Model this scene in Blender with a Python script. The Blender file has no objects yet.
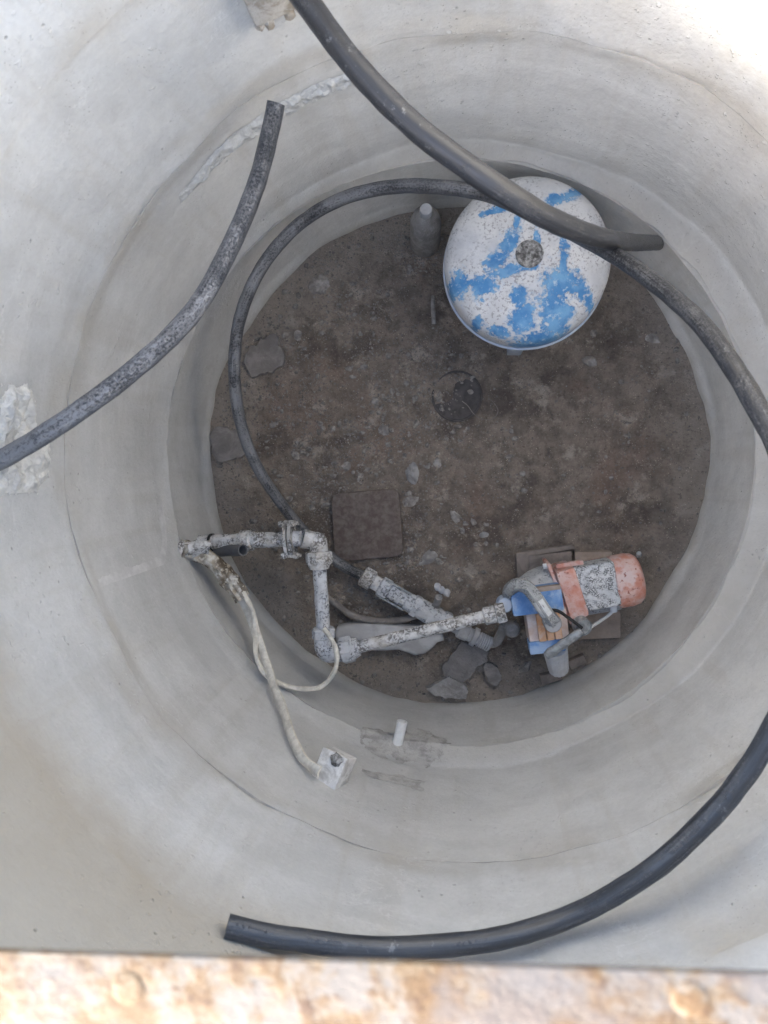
import bpy, bmesh, math, random
from mathutils import Vector, Matrix, Quaternion, noise

random.seed(7)
PI = math.pi
sc = bpy.context.scene
COL = sc.collection

# ------------------------------------------------------------------ the place
# a round well of concrete rings, axis at the origin, floor at z = 0
H = 2.15                      # eye height over the well floor
F = 740.0                     # focal length in pixels of a 768 x 1024 frame
NAD = (458.0, 461.0)          # where the well's axis meets the frame
R_UP, R_LOW = 0.75, 0.722
CX = -0.022                   # the lowest ring stands a little off the others
Z2, Z1, Z0, ZTOP = 0.31, 0.800, 1.17, 1.768

zc = -Vector((NAD[0] - 384, 512 - NAD[1], -F)).normalized()
yc = (Vector((0, 1, 0)) - zc * zc.y).normalized()
xc = yc.cross(zc)
M = Matrix((xc, yc, zc))      # camera -> world


def P(px, py, D):
    """point on the sight line of (px, py) at depth D under the eye"""
    d = M @ Vector((px - 384, 512 - py, -F))
    return Vector((0, 0, H)) + d * (D / -d.z)


def PZ(px, py, z):
    return P(px, py, H - z)


def PW(px, py, R, cx=0.0):
    """point where that sight line meets a cylinder of radius R"""
    d = M @ Vector((px - 384, 512 - py, -F))
    a, b, c = d.x ** 2 + d.y ** 2, -2 * d.x * cx, cx * cx - R * R
    t = (-b + math.sqrt(b * b - 4 * a * c)) / (2 * a)
    return Vector((0, 0, H)) + d * t


def WALL(px, py, off):
    """point just off whichever ring the sight line meets"""
    p = PW(px, py, R_UP - off)
    if p.z < Z2:
        p = PW(px, py, R_LOW - off, CX)
    return p


def low_R(x, y):
    return CX * x + math.sqrt(R_LOW ** 2 - (CX * y) ** 2)


def fbm(v, s, o=4):
    return noise.fractal(Vector(v) * s, 1.0, 2.0, o)


def sstep(a, b, x):
    t = max(0.0, min(1.0, (x - a) / (b - a)))
    return t * t * (3 - 2 * t)


# ------------------------------------------------------------------ node helper
class G:
    def __init__(s, name, rough=0.8, spec=0.3):
        s.m = bpy.data.materials.new(name)
        s.m.use_nodes = True
        s.t = s.m.node_tree
        s.t.nodes.clear()
        s.out = s.t.nodes.new('ShaderNodeOutputMaterial')
        s.b = s.t.nodes.new('ShaderNodeBsdfPrincipled')
        s.t.links.new(s.b.outputs[0], s.out.inputs[0])
        s.b.inputs['Roughness'].default_value = rough
        s.b.inputs['Specular IOR Level'].default_value = spec
        s.geo = s.t.nodes.new('ShaderNodeNewGeometry')
        s.tc = s.t.nodes.new('ShaderNodeTexCoord')
        s.pos = s.geo.outputs['Position']
        s.obj = s.tc.outputs['Object']

    def put(s, sock, v):
        if isinstance(v, bpy.types.NodeSocket):
            s.t.links.new(v, sock)
        elif v is not None:
            if isinstance(v, (tuple, list)) and len(v) == 3 and sock.type == 'RGBA':
                v = (*v, 1)
            sock.default_value = v

    def noise(s, scale, detail=4, rough=0.55, vec=None, dist=0.0, col=False):
        n = s.t.nodes.new('ShaderNodeTexNoise')
        n.inputs['Scale'].default_value = scale
        n.inputs['Detail'].default_value = detail
        n.inputs['Roughness'].default_value = rough
        n.inputs['Distortion'].default_value = dist
        s.put(n.inputs['Vector'], vec if vec is not None else s.pos)
        return n.outputs['Color' if col else 'Fac']

    def vor(s, scale, vec=None, feature='F1', rand=1.0, out='Distance'):
        n = s.t.nodes.new('ShaderNodeTexVoronoi')
        n.feature = feature
        n.inputs['Scale'].default_value = scale
        n.inputs['Randomness'].default_value = rand
        s.put(n.inputs['Vector'], vec if vec is not None else s.pos)
        return n.outputs[out]

    def math(s, op, a, b=None, c=None):
        n = s.t.nodes.new('ShaderNodeMath')
        n.operation = op
        s.put(n.inputs[0], a)
        s.put(n.inputs[1], b)
        s.put(n.inputs[2], c)
        return n.outputs[0]

    def rng(s, v, a, b, c=0.0, d=1.0):
        n = s.t.nodes.new('ShaderNodeMapRange')
        n.interpolation_type = 'SMOOTHSTEP'
        s.put(n.inputs[0], v)
        for i, q in enumerate((a, b, c, d)):
            n.inputs[i + 1].default_value = q
        return n.outputs[0]

    def mix(s, f, a, b, mode='MIX'):
        n = s.t.nodes.new('ShaderNodeMix')
        n.data_type = 'RGBA'
        n.blend_type = mode
        s.put(n.inputs[0], f)
        s.put(n.inputs[6], a)
        s.put(n.inputs[7], b)
        return n.outputs[2]

    def map(s, vec, loc=(0, 0, 0), rot=(0, 0, 0), scale=(1, 1, 1), typ='POINT'):
        n = s.t.nodes.new('ShaderNodeMapping')
        n.vector_type = typ
        s.put(n.inputs[0], vec)
        n.inputs['Location'].default_value = loc
        n.inputs['Rotation'].default_value = rot
        n.inputs['Scale'].default_value = scale
        return n.outputs[0]

    def vlen(s, vec):
        n = s.t.nodes.new('ShaderNodeVectorMath')
        n.operation = 'LENGTH'
        s.put(n.inputs[0], vec)
        return n.outputs['Value']

    def sep(s, vec):
        n = s.t.nodes.new('ShaderNodeSeparateXYZ')
        s.put(n.inputs[0], vec)
        return n.outputs

    def bump(s, h, dist=0.002, strength=1.0, prev=None):
        n = s.t.nodes.new('ShaderNodeBump')
        n.inputs['Distance'].default_value = dist
        n.inputs['Strength'].default_value = strength
        s.put(n.inputs['Height'], h)
        s.put(n.inputs['Normal'], prev)
        return n.outputs[0]

    def done(s, col, normal=None, rough=None, metal=None):
        s.put(s.b.inputs['Base Color'], col)
        s.put(s.b.inputs['Normal'], normal)
        s.put(s.b.inputs['Roughness'], rough)
        s.put(s.b.inputs['Metallic'], metal)
        return s.m


def mat_concrete(name, a, b, stain, stain_zs=(), lime=0.5, low=False):
    """cast concrete with cloudy tone, run streaks, bug holes and lime flecks"""
    g = G(name, 0.82, 0.25)
    big = g.noise(3.2, 5, 0.6, dist=0.4)
    med = g.noise(14, 6, 0.65)
    fine = g.noise(120, 5, 0.7)
    streak = g.noise(1.0, 5, 0.6, vec=g.map(g.pos, scale=(17, 17, 1.6)), dist=0.3)
    hband = g.noise(1.0, 4, 0.6, vec=g.map(g.pos, scale=(2.6, 2.6, 22)), dist=0.5)
    c = g.mix(g.rng(big, 0.32, 0.68), a, b)
    c = g.mix(g.math('MULTIPLY', g.rng(streak, 0.48, 0.68), 0.28), c, stain)
    c = g.mix(g.math('MULTIPLY', g.rng(hband, 0.45, 0.7), 0.26), c, tuple(min(1, q * 1.12) for q in b))
    c = g.mix(g.math('MULTIPLY', g.rng(med, 0.42, 0.7), 0.28), c, tuple(q * 0.78 for q in a))
    z = g.sep(g.pos)[2]
    wob = g.math('MULTIPLY_ADD', g.noise(5, 4, 0.6), 0.12, -0.06)
    for z0, up, dn, amt in stain_zs:       # brown water marks that gather round a joint
        zz = g.math('ADD', z, wob)
        u = g.rng(zz, z0 - dn, z0)
        v = g.rng(zz, z0, z0 + up, 1, 0)
        k = g.math('MULTIPLY', g.math('MULTIPLY', u, v), g.rng(g.noise(4.5, 4, 0.6), 0.38, 0.6))
        c = g.mix(g.math('MULTIPLY', k, amt), c, stain)
    # lime flecks
    fl = g.rng(g.noise(75, 3, 0.5), 0.66 - 0.02 * lime, 0.70)
    flm = g.math('MULTIPLY', fl, g.rng(g.noise(6, 3, 0.5), 0.47, 0.62))
    c = g.mix(g.math('MULTIPLY', flm, lime), c, (0.74, 0.73, 0.71))
    # bug holes
    vein = g.math('ABSOLUTE', g.math('SUBTRACT', g.noise(4.2, 6, 0.62, vec=g.map(g.pos, loc=(2, 5, 1), scale=(1, 1, 1.7)), dist=0.3), 0.5))
    vein = g.math('MULTIPLY', g.rng(vein, 0.0, 0.010, 1, 0), g.rng(g.noise(5, 3, 0.5, vec=g.map(g.pos, loc=(7, 0, 3))), 0.52, 0.60))
    c = g.mix(g.math('MULTIPLY', vein, 0.45), c, (0.76, 0.75, 0.73))
    scuff = g.math('MULTIPLY', g.rng(g.noise(1.0, 6, 0.72, vec=g.map(g.pos, scale=(30, 30, 70)), dist=0.4), 0.57, 0.66), g.rng(g.noise(3.5, 4, 0.6, vec=g.map(g.pos, loc=(0, 3, 9))), 0.48, 0.62))
    c = g.mix(g.math('MULTIPLY', scuff, 0.32), c, (0.75, 0.74, 0.72))
    hole = g.math('MULTIPLY', g.rng(g.vor(34), 0.05, 0.10, 1, 0), g.rng(g.noise(9, 2, 0.5), 0.52, 0.6))
    c = g.mix(g.math('MULTIPLY', hole, 0.3), c, tuple(q * 0.4 for q in stain))
    c = g.mix(g.math('MULTIPLY', g.rng(fine, 0.4, 0.65), 0.12), c, tuple(q * 0.6 for q in a))
    pore = g.math('MULTIPLY', g.rng(g.vor(150), 0.10, 0.17, 1, 0), g.rng(g.noise(13, 3, 0.5), 0.50, 0.60))
    c = g.mix(g.math('MULTIPLY', pore, 0.45), c, tuple(q * 0.55 for q in stain))
    # fall of light painted into the limy wall tone: paler upper right, darker lower left; brown dirt there too
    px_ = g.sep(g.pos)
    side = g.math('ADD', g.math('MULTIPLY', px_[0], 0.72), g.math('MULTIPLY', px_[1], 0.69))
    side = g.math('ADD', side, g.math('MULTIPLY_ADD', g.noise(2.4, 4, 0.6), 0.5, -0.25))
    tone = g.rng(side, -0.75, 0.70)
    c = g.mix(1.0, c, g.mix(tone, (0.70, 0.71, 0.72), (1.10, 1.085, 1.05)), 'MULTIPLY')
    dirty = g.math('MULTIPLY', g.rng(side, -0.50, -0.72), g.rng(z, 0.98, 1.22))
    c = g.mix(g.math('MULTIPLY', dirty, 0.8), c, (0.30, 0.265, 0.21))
    nzz = g.sep(g.geo.outputs['Normal'])[2]
    c = g.mix(g.math('MULTIPLY', g.rng(nzz, 0.25, 0.6), 0.5), c, (0.36, 0.335, 0.295))
    hh = g.math('ADD', g.math('MULTIPLY', med, 0.8), g.math('MULTIPLY', fine, 0.22))
    hh = g.math('ADD', hh, g.math('MULTIPLY', flm, 0.35))
    hh = g.math('SUBTRACT', hh, g.math('MULTIPLY', hole, 0.4))
    hh = g.math('SUBTRACT', hh, g.math('MULTIPLY', pore, 0.25))
    return g.done(c, g.bump(hh, 0.006, 0.8))


def mat_mottle(name, base, base2, spot, amt=0.5, scale=110, rough=0.75, stain=None, stain_amt=0.3):
    """old coat with flaked-off spots"""
    g = G(name, rough, 0.3)
    c = g.mix(g.rng(g.noise(28, 4, 0.6), 0.35, 0.65), base, base2)
    if stain:
        c = g.mix(g.math('MULTIPLY', g.rng(g.noise(17, 4, 0.6), 0.48, 0.62), stain_amt), c, stain)
    n = g.noise(scale, 4, 0.6)
    reg = g.rng(g.noise(scale * 0.22, 3, 0.5), 0.35, 0.6)
    k = g.math('MULTIPLY', g.rng(n, 0.62 - 0.22 * amt, 0.66 - 0.20 * amt), reg)
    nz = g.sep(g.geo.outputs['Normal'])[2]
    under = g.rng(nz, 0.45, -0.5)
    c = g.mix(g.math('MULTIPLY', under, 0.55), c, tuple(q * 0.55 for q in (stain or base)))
    k = g.math('MULTIPLY', k, g.rng(nz, 1.0, 0.2, 0.85, 1.0))
    c = g.mix(k, c, spot)
    h = g.math('SUBTRACT', g.math('MULTIPLY', g.noise(90, 4, 0.6), 0.5), g.math('MULTIPLY', k, 0.6))
    return g.done(c, g.bump(h, 0.0022, 0.8))


def mat_hose(name, dust=0.5, base=(0.016, 0.017, 0.020), heavy=None, wf=0.35, ws=0.32):
    """black polyethylene: streaks of pale dust that run along the pipe, caked patches, scuffs"""
    g = G(name, 0.5, 0.5)
    uv = g.tc.outputs['UV']
    st = g.noise(1.0, 6, 0.72, vec=g.map(uv, scale=(9, 3.2, 1)), dist=0.5)
    st2 = g.noise(1.0, 5, 0.7, vec=g.map(uv, scale=(34, 9, 1)), dist=0.3)
    n = g.noise(11, 6, 0.7, dist=0.8)
    f = g.noise(230, 5, 0.78)
    up = g.rng(g.sep(g.geo.outputs['Normal'])[2], -0.3, 0.8)
    k = g.math('ADD', g.math('MULTIPLY', n, 0.35), g.math('MULTIPLY', f, wf))
    k = g.math('ADD', k, g.math('MULTIPLY', st, ws))
    k = g.math('ADD', k, g.math('MULTIPLY', st2, 0.20))
    if heavy:
        k = g.math('ADD', k, g.math('MULTIPLY', g.rng(g.sep(uv)[1], heavy[0], heavy[1]), 0.085))
    k = g.math('MULTIPLY', g.rng(k, 0.70 - 0.22 * dust, 0.80 - 0.16 * dust), g.math('MULTIPLY_ADD', up, 0.75, 0.25))
    c = g.mix(g.rng(st, 0.35, 0.7), base, tuple(q * 2.8 for q in base))
    c = g.mix(g.math('MULTIPLY', k, 0.45 + 0.40 * dust), c, (0.31, 0.31, 0.32))
    cake = g.math('MULTIPLY', g.rng(g.noise(60, 5, 0.7), 0.60, 0.66), g.rng(g.noise(7, 3), 0.46, 0.58))
    c = g.mix(g.math('MULTIPLY', cake, 0.45 * dust + 0.12), c, (0.45, 0.45, 0.44))
    r = g.rng(k, 0, 1, 0.36, 0.85)
    return g.done(c, g.bump(g.math('ADD', k, g.math('MULTIPLY', f, 0.5)), 0.0018, 0.9), r)


def mat_plain(name, c1, c2, scale=30, rough=0.75, bump=0.5, metal=0.0, dirt=None, dirt_amt=0.4, dist=0.0015):
    g = G(name, rough, 0.35)
    c = g.mix(g.rng(g.noise(scale, 5, 0.62), 0.34, 0.66), c1, c2)
    if dirt:
        c = g.mix(g.math('MULTIPLY', g.rng(g.noise(scale * 0.6, 5, 0.7, dist=0.5), 0.46, 0.6), dirt_amt), c, dirt)
    fine = g.noise(scale * 6, 4, 0.65)
    return g.done(c, g.bump(fine, dist, bump), None, metal)


def mat_soil():
    g = G('damp_soil', 0.93, 0.15)
    big = g.noise(3.4, 6, 0.62, dist=0.5)
    med = g.noise(17, 6, 0.7)
    fine = g.noise(95, 8, 0.8)
    c = g.mix(g.rng(med, 0.33, 0.67), (0.168, 0.139, 0.117), (0.303, 0.252, 0.208))
    c = g.mix(g.math('MULTIPLY', g.rng(big, 0.5, 0.68), 0.38), c, (0.238, 0.148, 0.111))
    c = g.mix(g.math('MULTIPLY', g.rng(g.noise(5.5, 5, 0.65, vec=g.map(g.pos, loc=(3, 1, 0))), 0.50, 0.62), 0.7), c, (0.107, 0.087, 0.075))
    crust = g.math('MULTIPLY', g.rng(g.noise(11, 6, 0.72, vec=g.map(g.pos, loc=(1, 7, 0))), 0.54, 0.66), 0.55)
    c = g.mix(crust, c, (0.531, 0.463, 0.390))
    # paler silt that collects along the foot of the ring
    r = g.vlen(g.map(g.pos, scale=(1, 1, 0)))
    x = g.sep(g.pos)[0]
    edge = g.math('MULTIPLY', g.rng(g.math('ADD', r, g.math('MULTIPLY_ADD', med, 0.16, -0.08)), 0.54, 0.70), 0.6)
    c = g.mix(edge, c, (0.378, 0.331, 0.286))
    grain = g.rng(fine, 0.58, 0.7)
    c = g.mix(g.math('MULTIPLY', grain, 0.7), c, (0.559, 0.491, 0.402))
    speck = g.math('MULTIPLY', g.rng(g.vor(150), 0.10, 0.2, 1, 0), g.rng(g.noise(40, 2), 0.5, 0.6))
    c = g.mix(g.math('MULTIPLY', speck, 0.55), c, (0.923, 0.821, 0.659))
    c = g.mix(g.math('MULTIPLY', g.rng(fine, 0.47, 0.36), 0.6), c, (0.071, 0.060, 0.052))
    grit = g.vor(95)
    gritm = g.rng(g.noise(6, 4, 0.6, vec=g.map(g.pos, loc=(9, 1, 0))), 0.42, 0.58)
    c = g.mix(g.math('MULTIPLY', g.math('MULTIPLY', g.rng(grit, 0.30, 0.15), gritm), 0.40), c, (0.357, 0.315, 0.273))
    h = g.math('ADD', g.math('MULTIPLY', med, 1.0), g.math('MULTIPLY', fine, 1.0))
    h = g.math('ADD', h, g.math('MULTIPLY', crust, 0.8))
    return g.done(c, g.bump(h, 0.011, 0.95))


def mat_rust_bar():
    g = G('peeling_rusty_paint', 0.75, 0.3)
    n1 = g.noise(30, 5, 0.65, dist=0.3)
    n2 = g.noise(80, 5, 0.7)
    c = g.mix(g.rng(n1, 0.38, 0.60), (0.140, 0.122, 0.108), (0.166, 0.120, 0.072))
    k = g.math('ADD', g.math('MULTIPLY', n1, 0.55), g.math('MULTIPLY', n2, 0.55))
    c = g.mix(g.math('MULTIPLY', g.rng(k, 0.48, 0.62), 0.9), c, (0.104, 0.058, 0.026))
    c = g.mix(g.math('MULTIPLY', g.rng(n2, 0.56, 0.66), 0.85), c, (0.068, 0.037, 0.024))
    c = g.mix(g.math('MULTIPLY', g.rng(g.noise(11, 4, 0.6, vec=g.map(g.pos, loc=(4, 2, 1))), 0.47, 0.60), 0.75), c, (0.112, 0.098, 0.094))
    return g.done(c, g.bump(n2, 0.002, 0.8))


# ------------------------------------------------------------------ mesh helper
class MB:
    def __init__(s):
        s.bm = bmesh.new()

    def tube(s, pts, rad, seg=14, caps=True, ripple=None, hollow=0.0, squash=1.0, uv=False):
        """round tube through points, radius a number, list or function of the arc share"""
        n = len(pts)
        rings = []
        up = None
        for i, p in enumerate(pts):
            t = (pts[min(i + 1, n - 1)] - pts[max(i - 1, 0)]).normalized()
            if up is None:
                a = Vector((0, 0, 1)) if abs(t.z) < 0.9 else Vector((1, 0, 0))
                up = (a - t * a.dot(t)).normalized()
            else:
                up = (up - t * up.dot(t)).normalized()
            sd = t.cross(up)
            f = i / max(1, n - 1)
            r = rad(f) if callable(rad) else (rad[i] if isinstance(rad, (list, tuple)) else rad)
            ring = []
            for k in range(seg):
                an = 2 * PI * k / seg + PI
                o = up * math.cos(an) * squash + sd * math.sin(an)
                q = r
                if ripple:
                    q += ripple * noise.noise(p * 31 + o * 3)
                ring.append(s.bm.verts.new(p + o * q))
            rings.append(ring)
        lay = s.bm.loops.layers.uv.verify() if uv else None
        run = 0.0
        for i, (a, b) in enumerate(zip(rings, rings[1:])):
            stp = (pts[i + 1] - pts[i]).length
            for k in range(seg):
                f = s.bm.faces.new((a[k], a[(k + 1) % seg], b[(k + 1) % seg], b[k]))
                if uv:
                    for lp, q in zip(f.loops, ((k, 0), (k + 1, 0), (k + 1, 1), (k, 1))):
                        lp[lay].uv = (q[0] / seg, run + stp * q[1])
            run += stp
        if caps:
            for ring, q, d in ((rings[0], pts[0], (pts[1] - pts[0])), (rings[-1], pts[-1], (pts[-2] - pts[-1]))):
                if hollow > 0:
                    d = d.normalized()
                    inner = [s.bm.verts.new(q + (v.co - q) * hollow) for v in ring]
                    deep = [s.bm.verts.new(q + (v.co - q) * hollow + d * 0.05) for v in ring]
                    for k in range(seg):
                        j = (k + 1) % seg
                        s.bm.faces.new((ring[k], ring[j], inner[j], inner[k]))
                        s.bm.faces.new((inner[k], inner[j], deep[j], deep[k]))
                    s.bm.faces.new(deep)
                else:
                    s.bm.faces.new(ring)
        return s

    def cyl(s, a, b, r0, r1=None, seg=20, bev=0.0):
        r1 = r0 if r1 is None else r1
        if bev:
            d = (b - a).normalized()
            return s.tube([a, a + d * bev, b - d * bev, b], [r0 - bev, r0, r1, r1 - bev], seg)
        return s.tube([a, b], [r0, r1], seg)

    def lathe(s, o, axis, prof, seg=32):
        """profile of (along, radius) about an axis; zero radius closes to a point"""
        axis = axis.normalized()
        e1 = axis.orthogonal().normalized()
        e2 = axis.cross(e1)
        rings = []
        for h, r in prof:
            if r < 1e-5:
                rings.append([s.bm.verts.new(o + axis * h)])
            else:
                rings.append([s.bm.verts.new(o + axis * h + (e1 * math.cos(2 * PI * k / seg) + e2 * math.sin(2 * PI * k / seg)) * r) for k in range(seg)])
        for a, b in zip(rings, rings[1:]):
            for k in range(seg):
                j = (k + 1) % seg
                if len(a) == 1:
                    s.bm.faces.new((a[0], b[j], b[k]))
                elif len(b) == 1:
                    s.bm.faces.new((a[k], a[j], b[0]))
                else:
                    s.bm.faces.new((a[k], a[j], b[j], b[k]))
        for r in (rings[0], rings[-1]):
            if len(r) > 1:
                s.bm.faces.new(r)
        return s

    def box(s, c, size, rz=0.0, bev=0.004, rot=None, taper=1.0, segs=2):
        b = bmesh.new()
        bmesh.ops.create_cube(b, size=1.0)
        for v in b.verts:
            k = taper if v.co.z > 0 else 1.0
            v.co = Vector((v.co.x * size[0] * k, v.co.y * size[1] * k, v.co.z * size[2]))
        if bev:
            bmesh.ops.bevel(b, geom=list(b.edges), offset=bev, segments=segs, profile=0.6, affect='EDGES')
        m = (rot.to_matrix() if rot else Matrix.Rotation(rz, 3, 'Z'))
        for v in b.verts:
            v.co = m @ v.co + c
        s.join(b)
        return s

    def join(s, b):
        me = bpy.data.meshes.new('tmp')
        b.to_mesh(me)
        b.free()
        s.bm.from_mesh(me)
        bpy.data.meshes.remove(me)

    def hexnut(s, a, b, r, seg=6):
        d = (b - a).normalized()
        L = (b - a).length
        return s.tube([a, a + d * L * 0.1, b - d * L * 0.1, b], [r * 0.93, r, r, r * 0.93], seg)

    def stone(s, c, size, rz=0, seed=0, sub=3, rough=0.35, flat=True):
        b = bmesh.new()
        bmesh.ops.create_icosphere(b, subdivisions=sub, radius=1.0)
        off = Vector((seed * 3.1, seed * 1.7, seed * 2.3))
        m = Matrix.Rotation(rz, 3, 'Z')
        for v in b.verts:
            n = v.co.copy()
            k = 1 + rough * noise.noise(n * 1.3 + off) + rough * 0.45 * noise.noise(n * 3.1 + off)
            # plane cuts give facets
            for q in range(5):
                a = Vector((math.sin(seed + q * 2.4), math.cos(seed * 1.3 + q * 1.9), math.sin(seed * 2 + q))).normalized()
                dd = n.dot(a) * k
                if dd > 0.72:
                    k *= 0.72 / dd
            v.co = m @ Vector((n.x * k * size[0], n.y * k * size[1], n.z * k * size[2])) + c
        s.join(b)
        return s

    def plate(s, pts, h, bev=0.003, wob=0.0, z0=0.0):
        """polygon outline (world x, y) raised to height h"""
        b = bmesh.new()
        vs = [b.verts.new((p.x, p.y, z0)) for p in pts]
        f = b.faces.new(vs)
        if f.normal.z < 0:
            f.normal_flip()
        b.normal_update()
        if f.normal.z < 0:
            bmesh.ops.reverse_faces(b, faces=[f])
        r = bmesh.ops.extrude_face_region(b, geom=[f])
        for v in r['geom']:
            if isinstance(v, bmesh.types.BMVert):
                v.co.z = z0 + h
        top = [e for e in b.edges if all(v.co.z > z0 + h * 0.9 for v in e.verts)]
        if bev:
            bmesh.ops.bevel(b, geom=top, offset=bev, segments=2, profile=0.5, affect='EDGES')
        bmesh.ops.recalc_face_normals(b, faces=list(b.faces))
        s.join(b)
        return s

    def build(s, name, mat, parent=None, smooth=35, origin=None):
        bmesh.ops.recalc_face_normals(s.bm, faces=list(s.bm.faces))
        me = bpy.data.meshes.new(name)
        if parent is not None:
            org = parent_world(parent)
        elif origin is not None:
            org = Vector(origin)
        else:
            lo = min(v.co.z for v in s.bm.verts)
            cx = sum((v.co for v in s.bm.verts), Vector()) / len(s.bm.verts)
            org = Vector((cx.x, cx.y, lo))
        for v in s.bm.verts:
            v.co -= org
        s.bm.to_mesh(me)
        s.bm.free()
        me.materials.append(mat)
        if smooth:
            for p in me.polygons:
                p.use_smooth = True
            me.set_sharp_from_angle(angle=math.radians(smooth))
        o = bpy.data.objects.new(name, me)
        COL.objects.link(o)
        if parent is not None:
            o.parent = parent
        else:
            o.location = org
        return o


def parent_world(o):
    v = Vector()
    while o:
        v = v + Vector(o.location)
        o = o.parent
    return v


def tag(o, label=None, cat=None, group=None, kind=None):
    if label:
        o['label'] = label
    if cat:
        o['category'] = cat
    if group:
        o['group'] = group
    if kind:
        o['kind'] = kind
    return o


def empty(name, loc, label, cat, group=None):
    o = bpy.data.objects.new(name, None)
    o.empty_display_size = 0.1
    COL.objects.link(o)
    o.location = loc
    return tag(o, label, cat, group)


def spline(ctrl, n=14):
    """Catmull-Rom through control points"""
    pts = []
    c = [ctrl[0] * 2 - ctrl[1]] + list(ctrl) + [ctrl[-1] * 2 - ctrl[-2]]
    for i in range(1, len(c) - 2):
        a, b, d, e = c[i - 1], c[i], c[i + 1], c[i + 2]
        for k in range(n):
            t = k / n
            pts.append(0.5 * ((2 * b) + (d - a) * t + (2 * a - 5 * b + 4 * d - e) * t * t + (3 * b - a - 3 * d + e) * t ** 3))
    pts.append(ctrl[-1].copy())
    return pts


# ------------------------------------------------------------------ materials
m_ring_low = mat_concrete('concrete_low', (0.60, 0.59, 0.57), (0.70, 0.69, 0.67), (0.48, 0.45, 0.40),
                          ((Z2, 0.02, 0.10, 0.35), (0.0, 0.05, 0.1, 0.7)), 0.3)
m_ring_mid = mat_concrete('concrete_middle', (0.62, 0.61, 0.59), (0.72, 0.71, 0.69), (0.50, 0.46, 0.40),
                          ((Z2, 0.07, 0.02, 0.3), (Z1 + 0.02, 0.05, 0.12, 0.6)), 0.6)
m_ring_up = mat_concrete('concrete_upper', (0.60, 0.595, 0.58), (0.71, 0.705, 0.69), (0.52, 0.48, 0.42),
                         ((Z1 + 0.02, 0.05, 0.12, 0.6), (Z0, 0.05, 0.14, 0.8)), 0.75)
m_mortar = mat_plain('pale_mortar', (0.56, 0.555, 0.535), (0.70, 0.695, 0.67), 40, 0.9, 0.9, dist=0.006)
m_damp = mat_plain('damp_smear', (0.27, 0.262, 0.25), (0.40, 0.39, 0.375), 34, 0.9, 0.8, dirt=(0.46, 0.45, 0.43), dirt_amt=0.7, dist=0.003)
m_soil = mat_soil()
m_hoseA = mat_hose('dusty_hose', 0.62, (0.022, 0.025, 0.031), (0.35, 0.9), 0.62, 0.10)
m_hoseB = mat_hose('black_hose', 0.34)
m_hoseC = mat_hose('silty_hose', 0.36, heavy=(1.5, 2.2), wf=0.5, ws=0.2)
m_hoseD = mat_hose('clean_hose', 0.26, (0.026, 0.028, 0.032))
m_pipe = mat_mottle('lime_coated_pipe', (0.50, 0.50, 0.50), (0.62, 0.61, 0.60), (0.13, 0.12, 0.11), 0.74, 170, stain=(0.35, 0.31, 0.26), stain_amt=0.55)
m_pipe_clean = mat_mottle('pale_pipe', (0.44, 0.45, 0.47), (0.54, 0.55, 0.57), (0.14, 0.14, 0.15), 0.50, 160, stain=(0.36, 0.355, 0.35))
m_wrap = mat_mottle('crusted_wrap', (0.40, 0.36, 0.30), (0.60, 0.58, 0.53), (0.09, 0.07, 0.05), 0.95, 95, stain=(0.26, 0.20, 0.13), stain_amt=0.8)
m_grey_plastic = mat_plain('dark_grey_plastic', (0.105, 0.105, 0.11), (0.14, 0.14, 0.145), 25, 0.6, 0.3)
m_silt = mat_plain('silt_grey', (0.25, 0.238, 0.228), (0.34, 0.326, 0.312), 40, 0.9, 0.9, dirt=(0.17, 0.155, 0.145), dirt_amt=0.6, dist=0.003)
m_silt_pale = mat_plain('silt_pale', (0.36, 0.36, 0.37), (0.44, 0.44, 0.45), 16, 0.9, 0.4, dirt=(0.26, 0.255, 0.25), dirt_amt=0.6)
m_ribbon = mat_plain('cream_tape', (0.52, 0.49, 0.43), (0.66, 0.63, 0.56), 45, 0.85, 0.6, dirt=(0.32, 0.29, 0.25))
m_stone = mat_plain('floor_stone', (0.21, 0.188, 0.172), (0.36, 0.335, 0.31), 45, 0.95, 0.9, dirt=(0.13, 0.112, 0.10), dirt_amt=0.6, dist=0.003)
m_flake = mat_plain('plaster_flake', (0.195, 0.178, 0.166), (0.26, 0.24, 0.225), 26, 0.95, 0.9, dirt=(0.15, 0.132, 0.122), dirt_amt=0.6, dist=0.004)
m_gravel = mat_plain('gravel_grain', (0.13, 0.116, 0.105), (0.30, 0.275, 0.25), 60, 0.95, 0.5)
m_rustplate = mat_plain('rusty_plate', (0.135, 0.105, 0.092), (0.195, 0.165, 0.148), 55, 0.9, 1.0, dirt=(0.10, 0.07, 0.058), dirt_amt=0.45, dist=0.004)
m_lid = mat_plain('dark_lid', (0.055, 0.049, 0.047), (0.085, 0.076, 0.073), 40, 0.9, 0.8, dirt=(0.12, 0.108, 0.10), dirt_amt=0.4)
m_vein = mat_plain('lime_vein', (0.48, 0.475, 0.47), (0.57, 0.565, 0.555), 40, 0.9, 0.5)
m_brick = mat_plain('brown_tile', (0.29, 0.235, 0.195), (0.36, 0.30, 0.255), 28, 0.9, 0.6, dirt=(0.22, 0.18, 0.155))
m_brick2 = mat_plain('brown_board', (0.196, 0.167, 0.145), (0.254, 0.217, 0.196), 28, 0.9, 0.6, dirt=(0.10, 0.088, 0.08))
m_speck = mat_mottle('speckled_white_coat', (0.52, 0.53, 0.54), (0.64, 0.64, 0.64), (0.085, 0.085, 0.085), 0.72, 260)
m_casing = mat_mottle('grey_casing', (0.40, 0.40, 0.40), (0.50, 0.50, 0.50), (0.12, 0.12, 0.12), 0.3, 170)
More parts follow.
